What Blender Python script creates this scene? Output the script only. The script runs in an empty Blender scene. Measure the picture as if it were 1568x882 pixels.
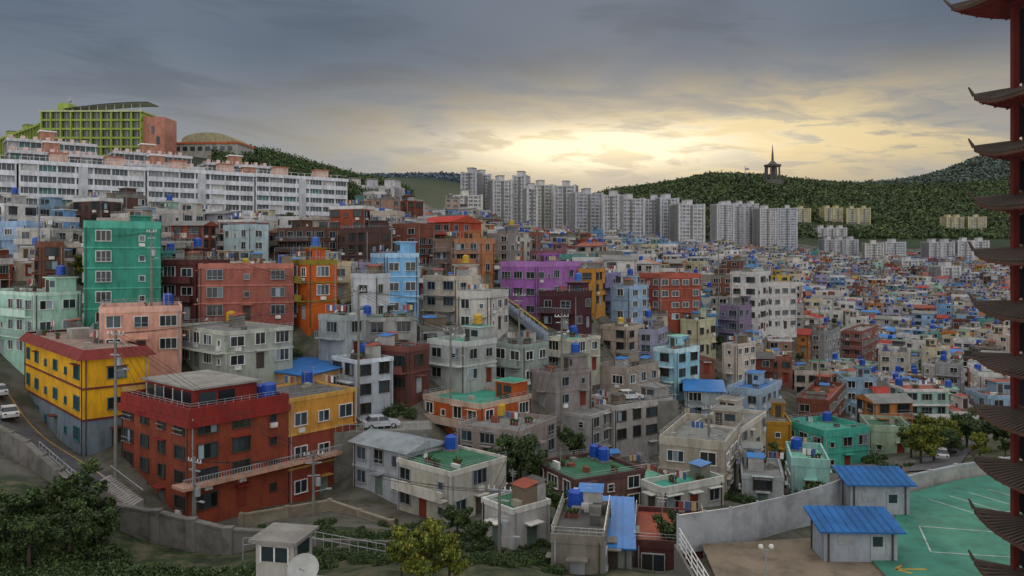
import bpy, math, random
import numpy as np
from mathutils import Vector
R=random.Random(7)
F=1200.0; U0=784.0; V0=390.0
scene=bpy.context.scene
def P(u,v,D): return ((u-U0)/F*D, D, -(v-V0)/F*D)
def lin(h):
    h=h.lstrip('#'); o=[]
    for i in (0,2,4):
        c=int(h[i:i+2],16)/255; o.append(c/12.92 if c<=.04045 else ((c+.055)/1.055)**2.4)
    return (*o,1)
# ---------------- materials
MATS={}
def newmat(n):
    m=bpy.data.materials.new(n); m.use_nodes=True; nt=m.node_tree
    return m,nt,nt.nodes['Principled BSDF']
def paint(hx,kind='wall',rough=.85,var=None,objcol=False):
    key=(hx,kind,objcol)
    if key in MATS: return MATS[key]
    if var is None: var=.42 if kind in('wall','brick') else .42
    m,nt,b=newmat(kind+'_'+hx.strip('#')); N=nt.nodes; L=nt.links
    tc=N.new('ShaderNodeTexCoord'); mp=N.new('ShaderNodeMapping'); L.new(tc.outputs['Object'],mp.inputs[0])
    mp.inputs['Scale'].default_value=(1.0,1.0,.3) if kind in('wall','brick') else (.5,.5,.5)
    n=N.new('ShaderNodeTexNoise'); n.inputs['Scale'].default_value=1.1; n.inputs['Detail'].default_value=6; n.inputs['Roughness'].default_value=.72
    L.new(mp.outputs[0],n.inputs[0])
    cr=N.new('ShaderNodeValToRGB'); e=cr.color_ramp.elements
    e[0].position=.30; e[1].position=.56; lo=1-var
    e[0].color=(lo,lo*.97,lo*.93,1); e[1].color=(1,1,1,1); L.new(n.outputs[0],cr.inputs[0])
    n2=N.new('ShaderNodeTexNoise'); n2.inputs['Scale'].default_value=.35; n2.inputs['Detail'].default_value=3; L.new(tc.outputs['Object'],n2.inputs[0])
    mr=N.new('ShaderNodeMapRange'); mr.inputs[1].default_value=.3; mr.inputs[2].default_value=.7; mr.inputs[3].default_value=.80; mr.inputs[4].default_value=1.05; L.new(n2.outputs[0],mr.inputs[0])
    mx=N.new('ShaderNodeMix'); mx.data_type='RGBA'; mx.blend_type='MULTIPLY'; mx.inputs[0].default_value=1
    if objcol:
        oi=N.new('ShaderNodeObjectInfo'); L.new(oi.outputs['Color'],mx.inputs[6])
    else:
        mx.inputs[6].default_value=lin(hx)
        if kind=='brick':
            sp=N.new('ShaderNodeSeparateXYZ'); L.new(tc.outputs['Object'],sp.inputs[0])
            ad=N.new('ShaderNodeMath'); L.new(sp.outputs[0],ad.inputs[0]); L.new(sp.outputs[1],ad.inputs[1])
            cb=N.new('ShaderNodeCombineXYZ'); L.new(ad.outputs[0],cb.inputs[0]); L.new(sp.outputs[2],cb.inputs[1])
            br=N.new('ShaderNodeTexBrick'); br.inputs['Scale'].default_value=1.0; br.inputs['Brick Width'].default_value=.3; br.inputs['Row Height'].default_value=.1; br.inputs['Mortar Size'].default_value=.01
            c=lin(hx); br.inputs['Color1'].default_value=c; br.inputs['Color2'].default_value=(c[0]*.75,c[1]*.7,c[2]*.7,1); br.inputs['Mortar'].default_value=(c[0]*.6+.05,c[1]*.6+.04,c[2]*.6+.04,1)
            L.new(cb.outputs[0],br.inputs[0]); L.new(br.outputs[0],mx.inputs[6])
    L.new(cr.outputs[0],mx.inputs[7])
    vm=N.new('ShaderNodeVectorMath'); vm.operation='SCALE'; L.new(mx.outputs[2],vm.inputs[0]); L.new(mr.outputs[0],vm.inputs['Scale'])
    L.new(vm.outputs[0],b.inputs['Base Color']); b.inputs['Roughness'].default_value=rough
    MATS[key]=m; return m
OBJW=paint('#ffffff','wall',objcol=True)
def glass(hx,rough=.12):
    k=('g',hx)
    if k in MATS: return MATS[k]
    m,nt,b=newmat('window_glass'); 
    N=nt.nodes;L=nt.links
    g=N.new('ShaderNodeNewGeometry'); mr=N.new('ShaderNodeMapRange'); mr.inputs[3].default_value=.5; mr.inputs[4].default_value=1.7; L.new(g.outputs['Random Per Island'],mr.inputs[0])
    vm=N.new('ShaderNodeVectorMath'); vm.operation='SCALE'; vm.inputs[0].default_value=lin(hx)[:3]; L.new(mr.outputs[0],vm.inputs['Scale']); L.new(vm.outputs[0],b.inputs['Base Color'])
    b.inputs['Roughness'].default_value=rough; b.inputs['Specular IOR Level'].default_value=.5
    MATS[k]=m; return m
GLS=[glass('#20282c'),glass('#303c42'),glass('#262a26'),glass('#7a8890',.3)]
WHITE=paint('#e4e3de','trim'); LGFR=paint('#b0b0ac','trim'); DKFR=paint('#4a4038','trim'); CONC=paint('#7c7a72','concrete'); CONCD=paint('#56544f','concrete')
STONE=paint('#646058','concrete',.95,.6)
BLUE=paint('#1048a8','plastic',.45,.2); METAL=paint('#a0a4a8','metal',.4)
def foliage(name,c1,c2,c3,sc=.35):
    m,nt,b=newmat(name); N=nt.nodes;L=nt.links
    g=N.new('ShaderNodeNewGeometry'); n=N.new('ShaderNodeTexNoise'); n.inputs['Scale'].default_value=sc; n.inputs['Detail'].default_value=3
    tc=N.new('ShaderNodeTexCoord'); L.new(tc.outputs['Object'],n.inputs[0])
    ad=N.new('ShaderNodeMath'); ad.operation='MULTIPLY_ADD'; L.new(g.outputs['Random Per Island'],ad.inputs[0]); ad.inputs[1].default_value=.5
    L.new(n.outputs[0],ad.inputs[2]); 
    cr=N.new('ShaderNodeValToRGB'); L.new(ad.outputs[0],cr.inputs[0]); e=cr.color_ramp.elements
    e[0].position=.35; e[0].color=lin(c1); e[1].position=1.0; e[1].color=lin(c3); x=e.new(.7); x.color=lin(c2)
    L.new(cr.outputs[0],b.inputs['Base Color']); b.inputs['Roughness'].default_value=.7
    return m
LEAF=foliage('leaf_green','#1a280f','#30441a','#4e6228')
LEAFY=foliage('leaf_yellow_green','#2a380f','#566618','#8c8422')
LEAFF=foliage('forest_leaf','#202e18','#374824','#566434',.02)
LEAFH=foliage('hazy_leaf','#343f38','#425044','#56645a',.02)  # bluish leaf tones for the far hill, distance haze painted in
BARK=paint('#4a3c30','bark')
# ---------------- mesh builder
class MB:
    def __init__(s): s.v=[];s.f=[];s.m=[];s.mats=[]
    def mi(s,m):
        if m not in s.mats: s.mats.append(m)
        return s.mats.index(m)
    def box(s,x0,x1,y0,y1,z0,z1,m):
        if x0>x1:x0,x1=x1,x0
        if y0>y1:y0,y1=y1,y0
        k=len(s.v); s.v+=[(x0,y0,z0),(x1,y0,z0),(x1,y1,z0),(x0,y1,z0),(x0,y0,z1),(x1,y0,z1),(x1,y1,z1),(x0,y1,z1)]
        s.f+=[(k,k+3,k+2,k+1),(k+4,k+5,k+6,k+7),(k,k+1,k+5,k+4),(k+1,k+2,k+6,k+5),(k+2,k+3,k+7,k+6),(k+3,k,k+4,k+7)]
        s.m+=[s.mi(m)]*6
    def poly(s,pts,m):
        k=len(s.v); s.v+=[tuple(p) for p in pts]; s.f.append(tuple(range(k,k+len(pts)))); s.m.append(s.mi(m))
    def tube(s,p,q,r0,r1,m,n=8,caps=True):
        p=Vector(p);q=Vector(q);d=(q-p).normalized(); a=d.orthogonal().normalized(); b=d.cross(a); k=len(s.v)
        for c,r in((p,r0),(q,r1)):
            for i in range(n):
                t=2*math.pi*i/n; s.v.append(tuple(c+a*(r*math.cos(t))+b*(r*math.sin(t))))
        for i in range(n):
            j=(i+1)%n; s.f.append((k+i,k+j,k+n+j,k+n+i))
        s.m+=[s.mi(m)]*n
        if caps:
            s.f.append(tuple(range(k+n-1,k-1,-1))); s.f.append(tuple(range(k+n,k+2*n))); s.m+=[s.mi(m)]*2
    def prism(s,A0,A1,B0,B1,z,h,m,axis=0,ov=.4,wall=None):
        A0-=ov;A1+=ov;B0-=ov;B1+=ov
        if axis==0:
            c=(B0+B1)/2; q=[(A0,B0,z),(A1,B0,z),(A1,B1,z),(A0,B1,z),(A0,c,z+h),(A1,c,z+h)]
            F_=[(0,1,5,4),(2,3,4,5),(1,2,5),(3,0,4),(0,3,2,1)]
        else:
            c=(A0+A1)/2; q=[(A0,B0,z),(A1,B0,z),(A1,B1,z),(A0,B1,z),(c,B0,z+h),(c,B1,z+h)]
            F_=[(1,2,5,4),(3,0,4,5),(0,1,4),(2,3,5),(0,3,2,1)]
        k=len(s.v); s.v+=q
        for i,f in enumerate(F_):
            s.f.append(tuple(k+a for a in f)); s.m.append(s.mi(wall if (wall and len(f)==3) else m))
    def mesh(s,name,off=(0,0,0)):
        me=bpy.data.meshes.new(name); me.from_pydata([(a-off[0],b-off[1],c-off[2]) for a,b,c in s.v],[],s.f)
        for m in s.mats: me.materials.append(m)
        me.polygons.foreach_set('material_index',s.m); me.update(); return me
    def obj(s,name,loc=(0,0,0),rz=0,off=(0,0,0)): return addobj(name,s.mesh(name,off),loc,rz)
def addobj(name,me,loc=(0,0,0),rz=0):
    o=bpy.data.objects.new(name,me); o.location=loc; o.rotation_euler=(0,0,rz); scene.collection.objects.link(o); return o
# ---------------- house builder
def fbox(mb,side,A,B,s0,s1,o0,o1,z0,z1,m):
    if side==0: mb.box(s0,s1,-o1,-o0,z0,z1,m)
    elif side==1: mb.box(A+o0,A+o1,s0,s1,z0,z1,m)
    elif side==2: mb.box(A-s1,A-s0,B+o0,B+o1,z0,z1,m)
    else: mb.box(-o1,-o0,B-s1,B-s0,z0,z1,m)
def window(mb,side,A,B,c,w,z0,h,fr,gl,rng,sill=True):
    f=lambda *a:fbox(mb,side,A,B,*a)
    n=max(2,int(round(w/.75))) if w>.9 else 1
    for i in range(n):
        g=gl if rng.random()<.75 else rng.choice(GLS)
        f(c-w/2+i*w/n+.01,c-w/2+(i+1)*w/n-.01,.0,.015,z0,z0+h,g)
    t=.08
    f(c-w/2-t,c+w/2+t,0,.14,z0+h,z0+h+t,fr)
    f(c-w/2-t,c-w/2,0,.14,z0,z0+h,fr); f(c+w/2,c+w/2+t,0,.14,z0,z0+h,fr)
    f(c-w/2-t-.05,c+w/2+t+.05,0,.2 if sill else .14,z0-t,z0,fr)
    for i in range(1,n): f(c-w/2+i*w/n-.03,c-w/2+i*w/n+.03,0,.06,z0,z0+h,fr)
TANKS=[BLUE,BLUE,BLUE,paint('#2a62b8','plastic',.5,.2),BLUE,BLUE,paint('#c8a020','plastic',.5,.2)]
def tank(mb,x,y,z,r=.75,h=1.5,m=BLUE):
    mb.box(x-r,x+r,y-r,y+r,z,z+.25,CONC)
    mb.tube((x,y,z+.25),(x,y,z+.25+h),r,r*.96,m,14); mb.tube((x,y,z+.25+h),(x,y,z+h+.5),r*.98,r*.3,m,14)
    mb.tube((x,y,z+.25+h*.5),(x,y,z+.33+h*.5),r*1.05,r*1.05,m,14)
def clutter(mb,A,B,H,rng,n):
    for i in range(n):
        x=rng.uniform(.6,max(.7,A-1.2)); y=rng.uniform(.6,max(.7,B-1.2)); k=rng.random()
        if k<.3: mb.box(x,x+rng.uniform(.5,1.2),y,y+rng.uniform(.3,.8),H+.05,H+rng.uniform(.35,.9),rng.choice([CONC,WHITE,CONCD,paint('#8a4a38','pot'),paint('#a8a090','crate')]))
        elif k<.5:
            for j in range(3):
                mb.tube((x+j*.4,y,H+.05),(x+j*.4,y,H+.4),.14,.18,paint('#7a4030','pot'),6)
                for q in range(7): t=q*2.4; mb.tube((x+j*.4,y,H+.4),(x+j*.4+.25*math.cos(t),y+.25*math.sin(t),H+.6+.3*rng.random()),.02,.09,LEAF,3)
        elif k<.62:
            e=min(A-.4,x+2.4)
            mb.tube((x,y,H),(x,y,H+2),.04,.04,METAL,4); mb.tube((e,y,H),(e,y,H+2),.04,.04,METAL,4); mb.tube((x,y,H+1.9),(e+.01,y,H+1.9),.025,.025,METAL,3)
            for j in range(3): mb.box(x+.3+j*.55,x+.7+j*.55,y-.02,y+.02,H+1.1,H+1.88,rng.choice([WHITE,paint('#a04848','cloth'),paint('#4868a0','cloth'),paint('#c8b890','cloth')]))
        elif k<.72: mb.tube((x,y,H),(x,y,H+1.0),.03,.03,METAL,4); mb.tube((x,y-.1,H+1.0),(x,y-.25,H+1.1),.08,.28,LGFR,10)
        elif k<.82:
            w=min(1.8,A-x-.2); d=min(1.4,B-y-.2)
            if w>.6 and d>.6: mb.box(x,x+w,y,y+d,H+.05,H+1.7,rng.choice([CONC,LGFR,paint('#7a6a58','shed')])); mb.poly([(x-.15,y-.15,H+1.72),(x+w+.15,y-.15,H+1.72),(x+w+.15,y+d+.15,H+2.0),(x-.15,y+d+.15,H+2.0)],rng.choice([paint('#2878c0','roof'),CONCD,paint('#9a4a34','roof')]))
        else: mb.tube((x,y,H),(x,y,H+2.8),.03,.02,METAL,4); mb.box(x-.5,x+.5,y-.015,y+.015,H+2.6,H+2.63,METAL); mb.box(x-.35,x+.35,y-.015,y+.015,H+2.3,H+2.33,METAL)
def house(A,B,H,rng,wall,roof,trim=None,fl=None,ground=None,top=None,rt='flat',win=1.0,ph=None,tanks=None,band=None,frame=None,balc=None,par=None,clut=None,gh=1.8,dens=2.7,pw=.9):
    mb=MB(); fl=fl or max(1,round(H/2.9)); fh=H/fl; trim=trim or wall; frame=frame or rng.choice([WHITE,LGFR,WHITE,DKFR,METAL])
    mb.box(0,A,0,B,-2.5,0,ground or wall); mb.box(.02,A-.02,.02,B-.02,-9,-2.5,STONE)
    if ground: mb.box(0,A,0,B,0,fh,ground)
    if top: mb.box(0,A,0,B,H-fh,H,top)
    z0=fh if ground else 0; z1=H-fh if top else H
    if z1>z0: mb.box(0,A,0,B,z0,z1,wall)
    for sd in range(4):
        L=A if sd%2==0 else B
        nb=max(1,int(L/dens)); bw=L/nb
        base=[ (rng.uniform(1.35,2.1), rng.uniform(1.15,1.5), rng.random()) for _ in range(nb)]
        for f in range(fl):
            for b in range(nb):
                if rng.random()>win*(pw if sd in(0,1) else .7): continue
                w,h,k=base[b]; w=min(w,bw-.5); c=(b+.5)*bw
                if f==0 and b==nb//2 and sd<2:
                    fbox(mb,sd,A,B,c-.55,c+.55,0,.06,.02,2.05,rng.choice([DKFR,paint('#6a7a70','door'),paint('#803020','door'),METAL])); fbox(mb,sd,A,B,c-.8,c+.8,.0,.8,2.3,2.4,trim); continue
                if k>.85: w=.7;h=.75
                zz_=f*fh+min(.95,fh*.33)
                window(mb,sd,A,B,c,w,zz_,h,frame,rng.choice(GLS[:3]),rng)
                q=rng.random()
                if q<.14: fbox(mb,sd,A,B,c-.4,c+.4,.0,.35,f*fh+.15,f*fh+.65,WHITE)
                elif q<.28: fbox(mb,sd,A,B,c-w/2-.2,c+w/2+.2,.0,.55,zz_+h+.12,zz_+h+.18,trim)
                elif q<.4 and f>0:
                    fbox(mb,sd,A,B,c-w/2-.1,c+w/2+.1,.35,.39,zz_+.45,zz_+.5,METAL); fbox(mb,sd,A,B,c-w/2-.1,c+w/2+.1,.35,.39,zz_-.02,zz_+.03,METAL)
                    for i in range(5): s=c-w/2+i*w/4; fbox(mb,sd,A,B,s-.02,s+.02,.0,.37,zz_+.46,zz_+.49,METAL)
        for x in ([.25] if rng.random()<.5 else [.25,L-.4]):
            fbox(mb,sd,A,B,x,x+.1,0,.11,-1,H,METAL if rng.random()<.5 else DKFR)
    if band is None: band=rng.random()<.45
    if band:
        for f in range(1,fl+0): mb.box(-.1,A+.1,-.1,B+.1,f*fh-.13,f*fh+.09,trim)
    if balc is None: balc=rng.random()<.4
    if balc and fl>1:
        for f in range(1,fl):
            s0=.3;s1=A-.3;o=1.1
            mb.box(s0,s1,-o,-.101,f*fh-.12,f*fh+.03,trim)
            if rng.random()<.5: mb.box(s0,s1,-o,-o+.1,f*fh+.03,f*fh+.95,trim)
            else:
                mb.box(s0,s1,-o,-o+.05,f*fh+.9,f*fh+.97,METAL)
                x=s0
                while x<s1: mb.box(x,x+.04,-o,-o+.04,f*fh,f*fh+.9,METAL); x+=.35
    if rt=='flat':
        p=par if par is not None else rng.choice([.35,.6,.9]); t=.16;e=.06
        mb.box(t,A-t,t,B-t,H-.02,H+.06,roof)
        mb.box(-e,A+e,-e,t,H-.18,H+p,trim); mb.box(-e,A+e,B-t,B+e,H-.18,H+p,trim)
        mb.box(-e,t,t,B-t,H-.18,H+p,trim); mb.box(A-t,A+e,t,B-t,H-.18,H+p,trim)
        if rng.random()<.65:
            for (xa,ya,xb,yb) in((0,0.05,A,0.05),(A,.05,A,B),(0,.05,0,B)):
                for hh in (.25,.5): mb.tube((xa,ya,H+p+hh),(xb-.01,yb,H+p+hh),.025,.025,METAL,4)
                n=int(max(A,B)/1.2)
                for i in range(n+1): x=xa+(xb-xa)*i/n;y=ya+(yb-ya)*i/n; mb.tube((x,y,H+p),(x,y,H+p+.5),.025,.025,METAL,4)
        if ph is None: ph=rng.random()<.5
        if ph and A>4 and B>4:
            w=min(3.2,A*.42);d=min(3.0,B*.45);x=rng.choice([.4,A-w-.4]);y=B-d-.4
            mb.box(x,x+w,y,y+d,H+.06,H+2.3,wall); mb.box(x-.25,x+w+.25,y-.25,y+d+.25,H+2.3,H+2.46,trim); mb.box(x-.2,x+w+.2,y-.2,y+d+.2,H+2.46,H+2.48,roof)
            mb.box(x+.3,x+1.2,y-.05,y,H+.1,H+2.0,DKFR); mb.box(x+1.5,x+w-.3,y-.04,y,H+1.0,H+1.9,GLS[1])
            if (tanks or 0)>0 or (tanks is None and rng.random()<.45): tank(mb,x+w/2,y+d/2,H+2.48,.65,1.2,rng.choice(TANKS))
        else:
            for i in range(tanks if tanks is not None else (1 if rng.random()<.55 else 0)): tank(mb,min(A-1,1.2+i*1.8),B-1.4,H+.06,.72,1.3,rng.choice(TANKS))
        clutter(mb,A,B,H,rng,clut if clut is not None else rng.randint(4,9))
    elif rt=='gable':
        ax=0 if A>=B else 1; mb.box(-.35,A+.35,-.35,B+.35,H-.05,H+.04,trim); mb.prism(0,A,0,B,H+.04,gh,roof,ax,.5,wall)
    elif rt=='tile':
        o=.7; mb.box(.2,A-.2,.2,B-.2,H-.05,H+.6,paint('#9c8478','concrete'))
        q=[(-o,-o,H-.25),(A+o,-o,H-.25),(A+o,B+o,H-.25),(-o,B+o,H-.25),(.15,.15,H+.85),(A-.15,.15,H+.85),(A-.15,B-.15,H+.85),(.15,B-.15,H+.85)]
        for i in range(4): j=(i+1)%4; mb.poly([q[i],q[j],q[4+j],q[4+i]],roof)
        mb.poly([q[3],q[2],q[1],q[0]],trim)
        mb.box(A*.35,A*.35+2.5,B*.4,B*.4+2.5,H+.6,H+1.9,paint('#a8a49c','concrete'))
        clutter(mb,A,B,H+.55,rng,10)
    elif rt=='shed':
        o=.45; mb.poly([(-o,-o,H+.05),(A+o,-o,H+.05),(A+o,B+o,H+gh),(-o,B+o,H+gh)],roof); mb.poly([(-o,B+o,H+gh-.12),(A+o,B+o,H+gh-.12),(A+o,-o,H-.07),(-o,-o,H-.07)],roof)
        mb.poly([(-o,-o,H-.07),(A+o,-o,H-.07),(A+o,-o,H+.05),(-o,-o,H+.05)],roof)
        mb.poly([(A,0,H),(A,B,H),(A,B,H+gh-.1)],wall); mb.poly([(0,0,H),(0,B,H+gh-.1),(0,B,H)],wall)
        x=0
        while x<A: mb.poly([(x,-o,H+.14),(x+.07,-o,H+.14),(x+.07,B+o,H+gh+.09),(x,B+o,H+gh+.09)],roof); x+=.6
    return mb
# ---------------- hero definitions
p=paint
TEAL=p('#3f9c84','roof',.8,.5); GRN=p('#2f6e4c','roof',.8,.55); GRY=p('#82827e','roof',.85,.5); GRYD=p('#5c5a56','roof',.85,.5); BLR=p('#2878c0','roof',.5,.3)
TERR=p('#9a4a34','roof',.85,.4); MINT=p('#78b8a0','roof')
HE=[
('yellow_house',38,127,228,548,692,88,47,p('#e4a80c'),p('#7c2c24','roof'),dict(ground=p('#76848e'),rt='tile',fl=3,frame=p('#2c6a70','trim'),trim=p('#6c2a26','trim'),dens=4.2,balc=False,pw=1)),
('red_brick_house',186,290,441,642,797,78,40,p('#98401c','brick'),GRYD,dict(fl=4,trim=p('#8c261c'),par=1.0,balc=False,band=False,frame=DKFR,clut=3,ph=False,tanks=0,dens=3.3,pw=.95)),
('orange_brick_house',436,442,545,615,772,87,40,p('#903a1e','brick'),GRYD,dict(fl=3,top=p('#cc9038'),trim=p('#d0a04c'),par=.3,frame=WHITE,balc=False,ph=False,pw=1)),
('blue_roof_house',385,470,548,575,640,100,35,p('#c09464'),BLR,dict(rt='shed',gh=.6,fl=2)),
('gray_house',541,622,680,694,768,84,38,p('#acb2b8'),p('#8c9498','roof'),dict(rt='gable',gh=.9,fl=2,pw=1)),
('green_roof_house',608,690,775,728,806,78,42,p('#b8b4a6'),GRN,dict(fl=2,par=.35,trim=p('#ccc8bc'),ph=False,tanks=1)),
('white_house',738,785,842,785,850,66,50,p('#bcb8b4'),GRN,dict(fl=1,par=.3,trim=p('#dcdad4'),ph=False,tanks=0)),
('concrete_house',844,925,932,832,905,58,10,p('#807a70'),GRYD,dict(fl=1,par=.5,ph=False,tanks=1)),
('blue_roof_house',917,965,971,838,885,61,8,p('#8c8c86'),BLR,dict(fl=1,rt='shed',gh=1.2)),
('brick_house',874,880,987,742,800,84,62,p('#745048','brick'),GRN,dict(fl=2,trim=p('#5a3c38'),ph=False,tanks=2,par=.5)),
('teal_roof_house',982,1015,1108,755,795,84,60,p('#a8a8a0'),TEAL,dict(fl=1,trim=p('#c8c8c0'))),
('brick_house',972,1085,1096,842,900,62,10,p('#5c2c26','brick'),TERR,dict(fl=1,par=.5)),
('beige_house',1010,1110,1140,688,765,94,25,p('#a8a090'),GRY,dict(fl=2,trim=p('#b8b0a0'))),
('cream_house',1062,1135,1173,662,735,104,32,p('#bcb4a2'),GRY,dict(fl=3,trim=p('#d0cabc'),balc=True)),
('ochre_house',1170,1212,1218,650,710,122,12,p('#ac7e20'),GRYD,dict(fl=2)),
('teal_house',1258,1262,1332,668,722,120,70,p('#48ac98'),TEAL,dict(fl=2)),
('green_roof_house',1330,1396,1412,662,700,128,15,p('#a0b498'),GRN,dict(fl=1)),
('white_house',1136,1200,1215,735,785,92,15,p('#a8b0b0'),GRY,dict(fl=2)),
('cyan_house',1212,1270,1285,715,765,95,15,p('#94c4bc'),MINT,dict(fl=1)),
('gray_apartment_house',846,905,975,640,715,110,35,p('#a09e9c'),GRY,dict(fl=3,trim=p('#aca8a4'))),
('gray_villa',935,940,1030,628,710,114,55,p('#a8a4a0'),GRY,dict(fl=3,balc=True,trim=p('#b8b4b0'))),
('orange_house',648,735,814,625,690,100,42,p('#b4561c'),TEAL,dict(fl=2,trim=p('#c0a894'),par=.5,ph=True)),
('gray_house',700,795,852,668,720,92,30,p('#988c84'),GRY,dict(fl=2,ph=False)),
('mint_building',97,128,246,347,505,112,62,p('#348c76'),GRN,dict(fl=5,trim=p('#50a892'),band=True,par=.9,dens=3.4,pw=1)),
('pale_mint_house',-40,52,123,452,550,110,35,p('#a8d0be'),GRY,dict(fl=3,trim=p('#c0dccc'),balc=True)),
('salmon_house',143,152,278,478,550,97,65,p('#d8a08a'),p('#b07868','roof'),dict(fl=2,balc=True,trim=p('#e0b09c'))),
('maroon_house',246,300,306,404,490,120,15,p('#5c3030'),TERR,dict(fl=3)),
('pink_brick_house',300,304,449,410,492,114,72,p('#a86050','brick'),GRY,dict(fl=3,trim=p('#b87464'),par=.6,dens=3.4,pw=1)),
('orange_house',446,472,516,404,490,117,50,p('#c05a14'),TERR,dict(fl=3,trim=p('#8a7a20'),par=.6)),
('white_house',538,575,584,425,492,121,20,p('#c8ccd0'),GRY,dict(fl=2)),
('light_blue_house',583,590,641,393,485,125,65,p('#7cb4e0'),GRY,dict(fl=3,trim=p('#acd0ea'),band=True,pw=1)),
('cream_house',648,700,736,428,500,132,30,p('#d0c6b4'),GRY,dict(fl=3,balc=True)),
('white_house',700,750,760,455,508,124,20,p('#c8c4bc'),GRY,dict(fl=2)),
('purple_house',766,822,890,408,486,148,35,p('#a468b0'),p('#8c5090','roof'),dict(fl=3,trim=p('#b47cbc'),par=.9)),
('maroon_house',826,880,906,455,505,138,30,p('#4c2028'),GRYD,dict(fl=2)),
('orange_house',886,912,918,416,470,158,20,p('#c08838'),TERR,dict(fl=3)),
('sky_blue_house',935,965,993,442,510,165,40,p('#98b4d0'),GRY,dict(fl=4)),
('lavender_house',908,938,944,420,480,175,20,p('#908ab8'),GRY,dict(fl=3)),
('red_roof_house',1003,1010,1073,425,495,180,68,p('#9c4a30','brick'),p('#b02c1c','roof'),dict(fl=4,trim=p('#b45c48'),band=True)),
('white_apartment_house',1118,1160,1180,420,510,205,32,p('#d0ccc8'),GRY,dict(fl=5)),
('white_apartment_house',1165,1172,1220,438,505,215,65,p('#ccc8c4'),GRY,dict(fl=4,band=True)),
('light_blue_house',1001,1035,1071,540,608,138,45,p('#9ccede'),MINT,dict(fl=3,trim=p('#c8e4ea'),balc=True)),
('cream_house',1106,1128,1157,530,590,165,45,p('#ccc0b4'),GRY,dict(fl=3)),
('pale_blue_house',1113,1165,1197,604,650,142,35,p('#a4b8cc'),BLR,dict(fl=2)),
('blue_roof_house',1050,1108,1112,600,645,130,12,p('#a0a8a8'),BLR,dict(fl=2,rt='shed',gh=.6)),
('gray_house',262,345,448,512,570,98,42,p('#a4aca0'),GRY,dict(fl=2,trim=p('#bcc0b4'),balc=True)),
('teal_roof_house',655,712,760,530,592,110,38,p('#acb0ac'),TEAL,dict(fl=2,trim=p('#ccd0cc'),balc=True)),
('gray_house',756,800,840,532,592,115,42,p('#98a49c'),GRYD,dict(fl=2)),
('teal_roof_house',838,880,919,522,572,124,42,p('#acac9c'),TEAL,dict(fl=2,par=.3,trim=p('#c8c4b4'),tanks=1)),
('brick_house',552,625,657,538,605,106,30,p('#6c3a32','brick'),TERR,dict(fl=2,trim=p('#7c4a40'))),
('white_house',508,545,602,556,645,102,48,p('#b4bcc4'),GRY,dict(fl=3,balc=True,trim=p('#ccd4dc'))),
('gray_house',812,850,906,575,628,112,50,p('#908884'),GRYD,dict(fl=2)),
('cream_house',905,960,1008,572,622,126,40,p('#a89c90'),GRYD,dict(fl=2)),
('mauve_house',1100,1130,1157,470,530,200,42,p('#847490'),GRY,dict(fl=3)),
('cream_house',920,960,987,505,560,150,38,p('#b8a898'),GRY,dict(fl=3)),
('lavender_house',970,1008,1022,512,560,152,22,p('#a0a0bc'),GRY,dict(fl=3)),
('beige_house',1042,1070,1096,492,545,178,40,p('#c0bc9c'),TEAL,dict(fl=2)),
('concrete_building',1237,1262,1286,512,570,225,42,p('#8c8c8c'),GRYD,dict(fl=4)),
('white_house',488,530,560,490,548,108,32,p('#a0a8a8'),GRYD,dict(fl=2)),
('pale_blue_house',-30,40,55,345,410,150,18,p('#94b0cc'),BLR,dict(fl=3)),
('brick_house',50,60,97,378,440,128,55,p('#84503a','brick'),GRYD,dict(fl=3)),
('white_house',342,380,411,350,405,155,42,p('#b4c8cc'),BLR,dict(fl=3)),
('brown_house',425,480,518,352,402,165,35,p('#6c4838','brick'),GRY,dict(fl=3)),
('brown_house',520,560,600,355,410,160,45,p('#5c4038','brick'),GRYD,dict(fl=3)),
('brick_house',600,640,666,348,410,165,35,p('#844a34','brick'),GRYD,dict(fl=4)),
('red_roof_house',640,690,737,340,395,190,42,p('#ac4a2c'),p('#b83020','roof'),dict(fl=3,rt='gable')),
('terracotta_house',696,735,757,372,435,150,32,p('#b07850'),GRY,dict(fl=4)),
('brown_house',663,690,700,368,420,160,20,p('#806858'),GRY,dict(fl=3)),
('gray_house',748,780,797,360,415,205,30,p('#908480'),GRY,dict(fl=4)),
('terracotta_house',800,850,870,385,420,230,30,p('#a06874'),GRY,dict(fl=2)),
('white_house',1190,1230,1240,470,520,260,20,p('#a8a4a0'),GRY,dict(fl=3)),
('brick_house',1290,1320,1345,510,560,245,35,p('#98584a','brick'),GRY,dict(fl=4)),
('cream_house',1345,1390,1420,545,590,220,32,p('#bcb4a8'),BLR,dict(fl=3)),
('brick_house',1220,1270,1295,620,660,155,30,p('#884832','brick'),TERR,dict(fl=2)),
('white_apartment_house',1432,1470,1496,560,625,205,35,p('#a4a4a8'),GRY,dict(fl=4,band=True)),
]
hero=[]; ctrl=[]
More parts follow.
